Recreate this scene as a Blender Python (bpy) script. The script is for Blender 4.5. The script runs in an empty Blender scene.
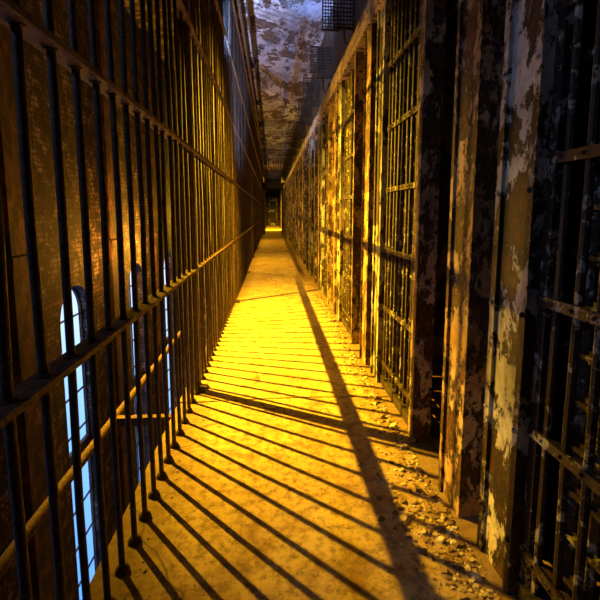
import bpy, math, random
from mathutils import Vector, Matrix
random.seed(7)
S=bpy.context.scene
try:
    S.view_settings.view_transform='Standard'; S.view_settings.look='None'
except Exception as e: print(e)
LEN=32.0; H=3.43; XL=-0.425; XR=0.62; PER=1.42; Y0=0.33

# ---------------- materials ----------------
def newmat(name):
    m=bpy.data.materials.new(name); m.use_nodes=True
    nt=m.node_tree; b=nt.nodes['Principled BSDF']; return m,nt,b
def N(nt,t,**k):
    n=nt.nodes.new(t)
    for a,v in k.items(): setattr(n,a,v)
    return n
def noise(nt,vec,scale,detail=8,rough=.6,dist=0.):
    n=N(nt,'ShaderNodeTexNoise'); n.inputs['Scale'].default_value=scale
    n.inputs['Detail'].default_value=detail; n.inputs['Roughness'].default_value=rough
    n.inputs['Distortion'].default_value=dist
    nt.links.new(vec,n.inputs['Vector']); return n.outputs['Fac']
def ramp(nt,fac,stops,interp='LINEAR'):
    r=N(nt,'ShaderNodeValToRGB'); r.color_ramp.interpolation=interp
    e=r.color_ramp.elements
    while len(e)<len(stops): e.new(.5)
    for el,(p,c) in zip(e,stops):
        el.position=p; el.color=(c[0],c[1],c[2],1) if not isinstance(c,(int,float)) else (c,c,c,1)
    nt.links.new(fac,r.inputs['Fac']); return r.outputs['Color']
def mix(nt,f,a,b,mode='MIX'):
    m=N(nt,'ShaderNodeMix',data_type='RGBA',blend_type=mode)
    def s(sock,v):
        if isinstance(v,tuple): sock.default_value=(v[0],v[1],v[2],1)
        elif isinstance(v,(int,float)): sock.default_value=v
        else: nt.links.new(v,sock)
    s(m.inputs[0],f); s(m.inputs[6],a); s(m.inputs[7],b); return m.outputs[2]
def bump(nt,b,h,strength=.5,dist=.01):
    u=N(nt,'ShaderNodeBump'); u.inputs['Strength'].default_value=strength; u.inputs['Distance'].default_value=dist
    nt.links.new(h,u.inputs['Height']); nt.links.new(u.outputs['Normal'],b.inputs['Normal'])
def pos(nt,sc=(1,1,1)):
    g=N(nt,'ShaderNodeNewGeometry'); mp=N(nt,'ShaderNodeMapping'); mp.inputs['Scale'].default_value=sc
    nt.links.new(g.outputs['Position'],mp.inputs['Vector']); return mp.outputs['Vector']
def peel(name,paint,paint2,rust,dark,thr=.5,scale=6,rough=.7,sc=(1,1,1),metal=0.,grime=0.,chips=0.):
    m,nt,b=newmat(name); v=pos(nt,sc)
    n1=noise(nt,v,scale,10,.74,.3); n2=noise(nt,v,scale*.5,6,.6); n3=noise(nt,v,scale*7,6,.7)
    mask=ramp(nt,n1,[(thr-.010,0),(thr+.010,1)])
    if chips:   # small flakes missing inside the painted areas
        n5=noise(nt,v,scale*3.2,8,.7,.2); mask=mix(nt,1.,mask,ramp(nt,n5,[(.5-chips*.1,0),(.51-chips*.1,1)]),'MULTIPLY')
    pc=mix(nt,ramp(nt,n2,[(.4,0),(.6,1)]),paint,paint2)
    pc=mix(nt,ramp(nt,n3,[(.3,0),(.55,1)]),mix(nt,.5,pc,rust),pc)
    rc=mix(nt,ramp(nt,n3,[(.42,0),(.66,1)]),dark,rust)
    rc=mix(nt,ramp(nt,n1,[(thr-.06,0),(thr-.01,.85)]),rc,dark)
    c=mix(nt,mask,rc,pc)
    if grime:
        n4=noise(nt,v,scale*.35,8,.7); c=mix(nt,ramp(nt,n4,[(.40,grime),(.58,0)]),c,dark)
    nt.links.new(c,b.inputs['Base Color']); b.inputs['Roughness'].default_value=rough; b.inputs['Metallic'].default_value=metal
    hh=mix(nt,.25,mask,n3); bump(nt,b,hh,1.,.006); return m
M={}
M['steel']=peel('dark_rusted_steel',(.050,.036,.030),(.08,.055,.038),(.13,.055,.028),(.010,.008,.007),.53,26,.7)
M['rail']=peel('rusty_rail',(.13,.06,.03),(.09,.045,.025),(.20,.08,.033),(.018,.012,.009),.53,26,.75)
M['plate']=peel('peeling_cream_paint',(.84,.78,.70),(.52,.56,.58),(.12,.045,.02),(.007,.006,.006),.49,7,.6,(1,1,.6),0,.7,.8)
M['rust']=peel('rust_strip',(.74,.58,.40),(.44,.27,.15),(.22,.08,.035),(.016,.009,.007),.51,10,.7,(1,1,.6),0,.6,.8)
M['lattice']=peel('lattice_iron',(.56,.44,.31),(.28,.30,.30),(.08,.034,.018),(.007,.006,.006),.56,18,.6)
M['header']=peel('header_paint',(.64,.50,.40),(.42,.32,.26),(.13,.06,.03),(.02,.014,.011),.46,8,.6,(1,1,1),0,.5,.6)
M['black']=peel('black_paint',(.025,.022,.021),(.04,.03,.025),(.06,.028,.015),(.006,.006,.006),.5,8,.6)
M['ceil']=peel('peeling_ceiling',(.72,.80,.98),(.36,.40,.60),(.24,.14,.11),(.045,.032,.035),.48,2.6,.8,(1,.5,1),0,.75,.7)
M['cell']=peel('cell_wall_paint',(.22,.23,.19),(.26,.20,.14),(.12,.06,.035),(.02,.017,.014),.52,4,.85)
M['pil']=peel('pilaster_paint',(.22,.075,.042),(.13,.05,.034),(.10,.038,.024),(.012,.008,.007),.50,6,.85,(1,1,.5),0,.9)
# concrete
m,nt,b=newmat('concrete_floor'); v=pos(nt)
a=noise(nt,v,2.2,8,.65); c=noise(nt,v,30,8,.75); d=noise(nt,v,7,8,.7,.5); e=noise(nt,v,3.2,9,.75,.3)
col=mix(nt,ramp(nt,a,[(.35,0),(.65,1)]),(.50,.34,.16),(.74,.58,.32))
col=mix(nt,ramp(nt,d,[(.34,1),(.5,0)]),col,(.30,.17,.08))
col=mix(nt,ramp(nt,e,[(.56,0),(.66,.6)]),col,(.30,.18,.09))
col=mix(nt,ramp(nt,c,[(.36,1),(.53,0)]),col,(.20,.125,.065))
# darker colour towards both edges of the walkway, broken up by noise
gg=N(nt,'ShaderNodeNewGeometry'); sxx=N(nt,'ShaderNodeSeparateXYZ'); nt.links.new(gg.outputs['Position'],sxx.inputs[0])
ax=N(nt,'ShaderNodeMath',operation='SUBTRACT'); nt.links.new(sxx.outputs[0],ax.inputs[0]); ax.inputs[1].default_value=.09
ab=N(nt,'ShaderNodeMath',operation='ABSOLUTE'); nt.links.new(ax.outputs[0],ab.inputs[0])
ed=N(nt,'ShaderNodeMath',operation='ADD'); nt.links.new(ab.outputs[0],ed.inputs[0])
ms=N(nt,'ShaderNodeMath',operation='MULTIPLY'); nt.links.new(d,ms.inputs[0]); ms.inputs[1].default_value=.45; nt.links.new(ms.outputs[0],ed.inputs[1])
col=mix(nt,ramp(nt,ed.outputs[0],[(.58,0),(.72,.75)]),col,(.16,.095,.05))
vo=N(nt,'ShaderNodeTexVoronoi',feature='DISTANCE_TO_EDGE'); vo.inputs['Scale'].default_value=.8
wv=N(nt,'ShaderNodeVectorMath',operation='ADD'); nn=N(nt,'ShaderNodeTexNoise'); nn.inputs['Scale'].default_value=4
sc=N(nt,'ShaderNodeVectorMath',operation='SCALE'); sc.inputs['Scale'].default_value=.35
nt.links.new(v,nn.inputs['Vector']); nt.links.new(nn.outputs['Color'],sc.inputs[0]); nt.links.new(sc.outputs[0],wv.inputs[0]); nt.links.new(v,wv.inputs[1])
nt.links.new(wv.outputs[0],vo.inputs['Vector'])
cr=ramp(nt,vo.outputs['Distance'],[(0,.9),(.005,0)])
col=mix(nt,cr,col,(.08,.05,.03))
nt.links.new(col,b.inputs['Base Color']); b.inputs['Roughness'].default_value=.75
hh=mix(nt,.5,c,d); bump(nt,b,hh,1.,.014); M['floor']=m
# brick
m,nt,b=newmat('old_brick'); g=N(nt,'ShaderNodeNewGeometry'); sx=N(nt,'ShaderNodeSeparateXYZ'); cx=N(nt,'ShaderNodeCombineXYZ')
nt.links.new(g.outputs['Position'],sx.inputs[0])
ad=N(nt,'ShaderNodeMath',operation='ADD'); nt.links.new(sx.outputs[0],ad.inputs[0]); nt.links.new(sx.outputs[1],ad.inputs[1])
nt.links.new(ad.outputs[0],cx.inputs[0]); nt.links.new(sx.outputs[2],cx.inputs[1])
br=N(nt,'ShaderNodeTexBrick'); br.inputs['Scale'].default_value=1; br.inputs['Brick Width'].default_value=.22; br.inputs['Row Height'].default_value=.075
br.inputs['Mortar Size'].default_value=.008; br.inputs['Color1'].default_value=(.11,.06,.05,1); br.inputs['Color2'].default_value=(.035,.024,.022,1); br.inputs['Mortar'].default_value=(.03,.025,.02,1)
nt.links.new(cx.outputs[0],br.inputs['Vector'])
n1=noise(nt,g.outputs['Position'],3,9,.7); n2=noise(nt,g.outputs['Position'],5,9,.78)
c=mix(nt,ramp(nt,n1,[(.50,0),(.55,.7)]),br.outputs['Color'],(.28,.21,.19))
c=mix(nt,ramp(nt,n2,[(.47,1),(.55,0)]),c,(.010,.008,.007))
c=mix(nt,br.outputs['Fac'],c,(.012,.010,.009))
nt.links.new(c,b.inputs['Base Color']); b.inputs['Roughness'].default_value=.9
iv=N(nt,'ShaderNodeMath',operation='SUBTRACT'); iv.inputs[0].default_value=1; nt.links.new(br.outputs['Fac'],iv.inputs[1]); bump(nt,b,iv.outputs[0],.8,.01)
M['brick']=m
m,nt,b=newmat('paint_chips'); g=N(nt,'ShaderNodeNewGeometry')
c=ramp(nt,g.outputs['Random Per Island'],[(0,(.10,.06,.035)),(.45,(.30,.20,.11)),(.8,(.5,.40,.26)),(1,(.66,.64,.60))])
nt.links.new(c,b.inputs['Base Color']); b.inputs['Roughness'].default_value=.8; M['chips']=m

# ---------------- mesh builder ----------------
class MB:
    def __init__(s): s.v=[];s.f=[];s.m=[];s.mats=[]
    def mi(s,k):
        if k not in s.mats: s.mats.append(k)
        return s.mats.index(k)
    def box(s,x0,x1,y0,y1,z0,z1,k,bev=0):
        n=len(s.v); s.v+=[(x0,y0,z0),(x1,y0,z0),(x1,y1,z0),(x0,y1,z0),(x0,y0,z1),(x1,y0,z1),(x1,y1,z1),(x0,y1,z1)]
        for q in [(0,3,2,1),(4,5,6,7),(0,1,5,4),(1,2,6,5),(2,3,7,6),(3,0,4,7)]:
            s.f.append([n+i for i in q]); s.m.append(s.mi(k))
    def tube(s,pts,r,k,seg=8,cap=True):
        n=len(s.v); L=len(pts)
        for i,p in enumerate(pts):
            p=Vector(p); a=Vector(pts[max(0,i-1)]); c=Vector(pts[min(L-1,i+1)]); t=(c-a).normalized()
            u=t.cross(Vector((0,0,1)) if abs(t.z)<.9 else Vector((0,1,0))).normalized(); w=t.cross(u)
            rr=r[i] if isinstance(r,(list,tuple)) else r
            for j in range(seg):
                th=2*math.pi*j/seg; q=p+u*math.cos(th)*rr+w*math.sin(th)*rr; s.v.append(tuple(q))
        for i in range(L-1):
            for j in range(seg):
                s.f.append([n+i*seg+j,n+i*seg+(j+1)%seg,n+(i+1)*seg+(j+1)%seg,n+(i+1)*seg+j]); s.m.append(s.mi(k))
        if cap:
            s.f.append([n+j for j in range(seg)]); s.m.append(s.mi(k))
            s.f.append([n+(L-1)*seg+j for j in range(seg)][::-1]); s.m.append(s.mi(k))
    def obj(s,name,smooth=False,loc=(0,0,0)):
        me=bpy.data.meshes.new(name); me.from_pydata(s.v,[],s.f)
        for k in s.mats: me.materials.append(M[k])
        me.polygons.foreach_set('material_index',s.m)
        if smooth: me.polygons.foreach_set('use_smooth',[True]*len(s.f))
        me.update(); o=bpy.data.objects.new(name,me); S.collection.objects.link(o); o.location=loc
        if smooth:
            try: me.set_sharp_from_angle(angle=math.radians(40))
            except: pass
        return o

# ---------------- shell ----------------
b=MB()
joints=[-2.0,2.22,5.1,8.0,11.,14,17,20,23,26,29,LEN]
for i in range(len(joints)-1):
    y0=joints[i]; y1=joints[i+1]-.012
    n=len(b.v); K=24
    for j in range(K+1):
        x=-.5+3.0*j/K; w=.012*math.sin(x*5+i)+random.uniform(-.004,.004)
        w2=.012*math.sin(x*5+i+1)+random.uniform(-.004,.004)
        for z in (0,-.14):
            b.v.append((x,y0+(w if i else 0),z)); b.v.append((x,y1+w2*(1 if i<len(joints)-2 else 0),z))
    for j in range(K):
        q=n+j*4; r=q+4
        for fc in [(q,r,r+1,q+1),(q+2,q+3,r+3,r+2),(q,q+2,r+2,r),(q+1,r+1,r+3,q+3)]:
            b.f.append(list(fc)); b.m.append(b.mi('floor'))
    for q in (n,n+K*4):
        b.f.append([q,q+1,q+3,q+2]); b.m.append(0)
b.box(-.49,2.49,-2,LEN,-.2,-.142,'black')
b.obj('floor')
b=MB(); b.box(-3.4,2.7,-2.2,LEN+.2,-6.4,-6.2,'floor'); b.obj('floor_lower')
b=MB(); b.box(-.5,2.5,-2,LEN,H,H+.15,'ceil')
b.box(-.5,-.44,-2,LEN,H-.10,H-.001,'rail')
b.obj('ceiling')
b=MB(); b.box(-3.4,2.7,-2.2,LEN+.2,5.2,5.4,'cell'); b.obj('ceiling_upper')
b=MB(); b.box(2.5,2.7,-2.2,LEN+.2,-6.2,5.2,'cell'); b.obj('wall_right')
b=MB(); b.box(-3.2,2.5,-2.2,-2,-6.2,5.2,'brick'); b.obj('wall_back')
b=MB(); x0,x1=-.25,.45
b.box(-3.2,2.5,LEN,LEN+.2,-6.2,5.2,'brick'); b.obj('wall_front')
b=MB()
b.box(x0,x0+.05,LEN-.06,LEN-.002,0,2.1,'rail'); b.box(x1-.05,x1,LEN-.06,LEN-.002,0,2.1,'rail'); b.box(x0,x1,LEN-.06,LEN-.002,2.04,2.1,'rail')
b.box(x0+.05,x1-.05,LEN-.03,LEN-.002,0,2.04,'plate'); b.box(x0+.12,x1-.12,LEN-.05,LEN-.03,1.2,1.8,'black'); b.box(x0+.12,x1-.12,LEN-.05,LEN-.03,.2,1.0,'black')
b.obj('door_1')
# cross-gate frame far down the range
b=MB(); gy=19.6; gx=.53
b.box(XL+.03,XL+.13,gy,gy+.06,0,2.3,'black'); b.box(gx-.08,gx,gy,gy+.06,0,2.3,'black'); b.box(XL+.03,gx,gy,gy+.06,2.05,2.3,'black')
for k in range(7): b.tube([(XL+.18+k*.11,gy+.03,2.3),(XL+.18+k*.11,gy+.03,H-.01)],.011,'black',6)
b.box(XL+.05,gx,gy,gy+.06,2.8,2.84,'black')
b.obj('cross_gate_frame')
# outer wall with arched windows
b=MB(); XO=-3.0; T=.2; zb=-5.6; zs=-.62; W=1.02
wins=[0.25+2.95*i for i in range(11)]
wins=[w for w in wins if w+W<LEN-.3]
def wallpoly(pts):
    n=len(b.v); L=len(pts)
    for x in (XO,XO-T):
        for (y,z) in pts: b.v.append((x,y,z))
    b.f.append([n+i for i in range(L)]); b.f.append([n+L+i for i in range(L)][::-1])
    for i in range(L):
        j=(i+1)%L; b.f.append([n+i,n+L+i,n+L+j,n+j])
    for _ in range(L+2): b.m.append(b.mi('brick'))
y=-2.2
for w in wins:
    wallpoly([(y,-6.2),(w,-6.2),(w,5.2),(y,5.2)])
    wallpoly([(w,-6.2),(w+W,-6.2),(w+W,zb),(w,zb)])
    A=12; r=W/2
    for i in range(A):
        t0=math.pi-math.pi*i/A; t1=math.pi-math.pi*(i+1)/A
        a0=(w+r+r*math.cos(t0),zs+r*math.sin(t0)); a1=(w+r+r*math.cos(t1),zs+r*math.sin(t1))
        wallpoly([a0,a1,(a1[0],5.2),(a0[0],5.2)])
    y=w+W
wallpoly([(y,-6.2),(LEN+.2,-6.2),(LEN+.2,5.2),(y,5.2)])
b.obj('wall_left')
b=MB()
for w in wins:
    c=w+W+(2.95-W)/2
    b.box(XO,XO+.14,c-.28,c+.28,-6.2,5.2,'pil'); b.box(XO,XO+.18,c-.33,c+.33,.35,.5,'pil')
b.obj('trim_1')
for i,w in enumerate(wins):
    b=MB(); xc=XO-T+.05; r=W/2
    for k in range(9):
        z=zb+.62*k
        if z<zs+.1: b.box(xc-.012,xc+.012,w,w+W,z-.012,z+.012,'black')
    for yy in (w+.02,w+W*.5,w+W-.02):
        ht=zs+(r*.98 if abs(yy-w-r)<.1 else 0); b.box(xc-.012,xc+.012,yy-.014,yy+.014,zb,ht,'black')
    b.box(xc-.03,xc+.03,w,w+W,zs-2.3,zs-2.12,'black')
    arc=[(xc,w+r+(r-.015)*math.cos(math.pi*t/14),zs+(r-.015)*math.sin(math.pi*t/14)) for t in range(15)]
    b.tube(arc,.02,'black',6)
    b.obj('window_%d'%(i+1))

# ---------------- left bar partition ----------------
b=MB(); sp=.108; y=-.93; rails=[.02,.69,1.32,1.95,2.6,3.3]; i=0
posts=[-.03,2.37,4.77,7.17,9.57,11.97,14.37,16.77,19.17,21.57,23.97,26.37,28.77]
while y<LEN-.1:
    if min(abs(y-p) for p in posts)>.04:
        j=[random.uniform(-.005,.005) for _ in range(8)]
        z=[-.0,.35,.69,1.0,1.32,1.95,2.6,H-.01]
        b.tube([(XL+j[k]*(.3 if k in(0,2,4) else 1),y+j[7-k],z[k]) for k in range(8)],.0088,'steel',10 if y<5 else 6)
        if y<7:
            b.tube([(XL,y,-.0),(XL,y,.012),(XL,y,.02)],[.022,.018,.011],'steel',8)
            for zr in rails[1:4]: b.tube([(XL,y,zr-.010),(XL,y,zr+.010)],.0135,'rail',8)
    y+=sp; i+=1
for zr in rails[1:]:
    b.box(XL-.026,XL+.026,-1.5,LEN,zr-.0065,zr+.0065,'rail')
for p in posts:
    b.box(XL-.060,XL-.004,p-.006,p+.006,-.0,H-.005,'rail'); b.box(XL-.012,XL+.012,p-.02,p+.02,0,H-.005,'rail')
    for zr in rails[1:]:
        b.tube([(XL+.0,p-.034,zr+.02),(XL+.0,p-.026,zr+.02)],.012,'rail',6)
    b.box(XL-.05,XL+.05,p-.05,p+.05,0,.012,'steel')
b.obj('prison_bar_partition',True)
b=MB()
b.tube([(-.9,yy,-.17+.01*math.sin(yy)) for yy in [-1.9+1.0*k for k in range(34)]],.022,'rail',10)
for p in posts: b.box(-.92,-.45,p-.02,p+.02,-.20,-.15,'rail')
b.obj('outrigger_pipe',True)
b=MB(); b.tube([(-.34,-1.9,3.3),(-.34,LEN-.02,3.3)],.025,'rail',10); b.tube([(-.26,-1.9,3.36),(-.26,LEN-.02,3.36)],.012,'steel',8)
for p in posts: b.box(-.39,-.23,p+.2,p+.23,3.32,3.43,'steel')
b.obj('ceiling_conduit',True)

# ---------------- cell fronts ----------------
def cellfront():
    b=MB(); X=XR
    zt=2.12
    b.box(X-.012,X+.06,-.02,.06,0,zt,'rust'); b.box(X-.02,X-.012,-.02,.01,0,zt,'rust')
    b.box(X+.02,X+.06,.06,.09,.02,zt,'lattice'); b.box(X+.02,X+.06,.62,.65,.02,zt,'lattice')
    for lay,xo,off in ((0,.035,0.),(1,.085,.033)):
        k=0
        while .12+k*.068+off<.62:
            yy=.125+k*.068+off
            w=.0095
            if lay==0:
                pts=[(X+xo+random.uniform(-.003,.003),yy+random.uniform(-.003,.003),z) for z in (.02,.5,1.,1.5,zt)]
                b.tube(pts,w,'lattice',8)
            else: b.box(X+xo-.003,X+xo+.003,yy-.018,yy+.018,.02,zt,'lattice')
            k+=1
        zz=.13; st=.33 if lay==0 else .11
        while zz<zt-.02:
            b.box(X+xo-.016,X+xo+.012,.06,.65,zz-.005,zz+.005,'lattice')
            if lay==1: b.box(X+xo-.006,X+xo-.003,.06,.65,zz-.016,zz+.016,'lattice')
            if lay==0:
                b.box(X+xo-.020,X+xo-.012,.06,.65,zz-.012,zz+.012,'lattice')
                for q in range(8):
                    yy=.12+q*.068; b.tube([(X+xo-.026,yy,zz),(X+xo-.023,yy,zz),(X+xo-.018,yy,zz)],[.002,.005,.006],'lattice',6)
            zz+=st
    b.box(X+.01,X+.10,.06,.65,0,.05,'black')
    b.box(X+.0,X+.05,.65,.82,0,zt,'plate'); b.box(X-.010,X+.0,.65,.675,0,zt,'plate'); b.box(X-.010,X,.795,.82,0,zt,'plate')
    for k in range(7):
        z=.15+k*.3
        for yy in (.663,.807): b.tube([(X-.018,yy,z),(X-.015,yy,z),(X-.010,yy,z)],[.003,.006,.008],'plate',7)
    b.box(X+.07,X+.11,.82,.95,0,zt,'black')
    b.box(X-.014,X-.002,.94,1.09,0,zt,'rust'); b.box(X-.002,X+.10,.94,.955,0,zt,'rust'); b.box(X-.002,X+.14,1.075,1.09,0,zt,'black')
    b.box(X-.024,X-.014,1.07,1.09,0,zt,'rust')
    for k in range(3):
        yy=1.155+k*.08; b.tube([(X+.10,yy,0),(X+.10,yy,zt)],.009,'black',8)
    for z in (.46,1.12,1.78): b.box(X+.09,X+.11,1.09,1.39,z-.015,z+.015,'black')
    b.box(X+.14,X+.16,1.09,1.40,0,zt,'black')  # black sheet backing the recess, stands in for the darkness of the open cell
    b.box(X+.12,X+.16,0,PER,2.2,H-.002,'black')
    for y,z0 in ((.85,2.62),(.30,2.95)):
        b.box(X-.06,X+.12,y-.01,y+.01,z0-.01,z0+.012,'black'); b.box(X-.06,X+.12,y-.01,y+.01,z0+.33,z0+.35,'black')
        b.box(X-.065,X-.05,y-.01,y+.01,z0-.01,z0+.35,'black')
        for k in range(9): b.box(X-.05,X+.12,y-.004,y+.004,z0+.03+k*.034,z0+.040+k*.034,'black')
        for k in range(6): b.box(X-.03+k*.028,X-.020+k*.028,y-.004,y+.004,z0,z0+.34,'black')
    b.tube([(X+.07,0,2.32),(X+.07,PER,2.32)],.018,'rail',8)
    b.box(X+.02,X+.12,.35,.6,2.24,2.42,'black'); b.tube([(X+.02,.47,2.33),(X-.02,.47,2.36),(X-.03,.47,2.5)],.009,'rail',6)
    b.box(X-.035,X+.16,-.0,PER,zt,2.20,'header'); b.box(X-.035,X-.02,0,PER,2.20,2.25,'header')
    b.box(X+.16,2.498,.93,1.05,0,H-.002,'cell')
    return b
b=cellfront(); first=b.obj('cell_front',True,(0,Y0,0.0)); me=first.data
ys=[Y0+PER*k for k in range(-1,22) if k!=0 and Y0+PER*k+PER<LEN]
for yy in ys:
    o=bpy.data.objects.new('cell_front',me); S.collection.objects.link(o); o.location=(0,yy,0)
# debris
b=MB()
def chip(x,y,s,z=0):
    if x>XR-.03-s: x=XR-.03-s-random.random()*.05
    if x<XL+.03: x=XL+.03+random.random()*.02
    n=len(b.v); k=random.choice([4,5,6]); ang=random.random()*6.28
    h=s*random.uniform(.15,.6); tx=random.uniform(-.3,.3)
    for j in range(k):
        t=ang+6.283*j/k; r=s*random.uniform(.6,1.)
        b.v.append((x+r*math.cos(t),y+r*math.sin(t),z))
    for j in range(k):
        t=ang+6.283*j/k; r=s*random.uniform(.4,.8)
        b.v.append((x+r*math.cos(t),y+r*math.sin(t),z+h*(1+tx*math.cos(t)*2)))
    mi=b.mi('chips')
    b.f.append([n+k+j for j in range(k)]); b.m.append(mi)
    for j in range(k):
        q=(j+1)%k; b.f.append([n+j,n+q,n+k+q,n+k+j]); b.m.append(mi)
for _ in range(3200):
    y=.7+abs(random.gauss(0,1))*2.2; x=XR-.03-abs(random.gauss(0,.06)); chip(x,y,random.choice([.002,.003,.004,.006,.009])*random.uniform(.6,1.4))
for _ in range(110):
    y=.9+abs(random.gauss(0,1))*2.2; x=XR-.04-abs(random.gauss(0,.035)); chip(x,y,random.uniform(.010,.024))
for _ in range(350):
    y=.8+abs(random.gauss(0,1))*3; x=XL+.03+abs(random.gauss(0,.04)); chip(x,y,random.choice([.003,.004,.006])*random.uniform(.6,1.3))
for _ in range(250):
    chip(random.uniform(-.35,.5),random.uniform(.9,5),random.uniform(.002,.005))
for _ in range(320):
    chip(XR-.14+random.gauss(0,.06),1.22+random.gauss(0,.14),random.choice([.003,.005,.008,.015])*random.uniform(.7,1.3))
chip(.42,1.27,.03)
b.obj('paint_and_concrete_debris')

# ---------------- lights ----------------
def point(name,loc,col,w,r=.03):
    l=bpy.data.lights.new(name,'POINT'); l.color=col; l.energy=w; l.shadow_soft_size=r
    o=bpy.data.objects.new(name,l); S.collection.objects.link(o); o.location=loc; return o
def spot(name,loc,to,col,w,ang,r=.08,bl=.8):
    l=bpy.data.lights.new(name,'SPOT'); l.color=col; l.energy=w; l.shadow_soft_size=r; l.spot_size=math.radians(ang); l.spot_blend=bl
    o=bpy.data.objects.new(name,l); S.collection.objects.link(o); o.location=loc
    o.rotation_euler=(Vector(to)-Vector(loc)).to_track_quat('-Z','Y').to_euler(); return o
Yl=(1,.53,.015)
spot('flood_lamp',(-2.3,3.5,2.3),(.15,3.65,-.02),Yl,5400,93,.02,1.)
spot('flood_lamp',(-2.4,8.6,2.2),(.1,7.6,.0),Yl,1100,105,.04,1.)
spot('flood_lamp',(-2.4,14.5,2.2),(.1,13,.0),Yl,500,125,.05)
spot('flood_lamp',(-2.4,22,2.2),(.1,20,.0),Yl,400,125,.05)
point('wall_glow_fill',(-2.35,7.6,.3),(1,.40,.03),110,.05)  # added point lights without a fixture, for the warm glow on the outer wall
point('wall_glow_fill',(-2.45,9.6,.3),(1,.44,.03),330,.05)
point('wall_glow_fill',(-2.5,14.8,.8),(1,.5,.03),350,.05)
spot('end_fill_spot',(.1,22.5,3.2),(.1,25.5,0),Yl,5000,80)  # added warm fill to brighten the far end, no fixture there
spot('blue_fill_spot',(-1.9,4.2,1.2),(.1,6.6,H),(.52,.64,1),1150,60)  # added cool fill aimed up at the ceiling, stands in for window light
spot('blue_fill_spot',(-1.0,4.0,2.2),(.25,5.0,H),(.22,.45,1),1300,36)  # second added fill, makes the blue patch on the ceiling
spot('blue_fill_spot',(-2.2,0.2,2.6),(.6,.7,1.3),(.45,.6,1),50,60)  # added cool fill on the near cell front
w=bpy.data.worlds.new('sky'); S.world=w; w.use_nodes=True
nt=w.node_tree; bg=nt.nodes['Background']; bg.inputs[1].default_value=1.6
tc=N(nt,'ShaderNodeTexCoord'); sp_=N(nt,'ShaderNodeSeparateXYZ'); nt.links.new(tc.outputs['Generated'],sp_.inputs[0])
mr=N(nt,'ShaderNodeMapRange'); mr.inputs['From Min'].default_value=-.7; mr.inputs['From Max'].default_value=-.1
nt.links.new(sp_.outputs['Z'],mr.inputs['Value'])
cc=ramp(nt,mr.outputs['Result'],[(0,(.08,.30,1)),(.5,(.22,.48,1)),(.95,(.55,.70,1))]); nt.links.new(cc,bg.inputs[0])

# ---------------- camera ----------------
c=bpy.data.cameras.new('camera'); co=bpy.data.objects.new('camera',c); S.collection.objects.link(co); S.camera=co
c.lens=430/600*36; c.sensor_width=36; c.shift_y=-.0587; c.clip_start=.02
co.location=(0,0,1); co.rotation_euler=(math.radians(83),0,math.radians(-3.73))
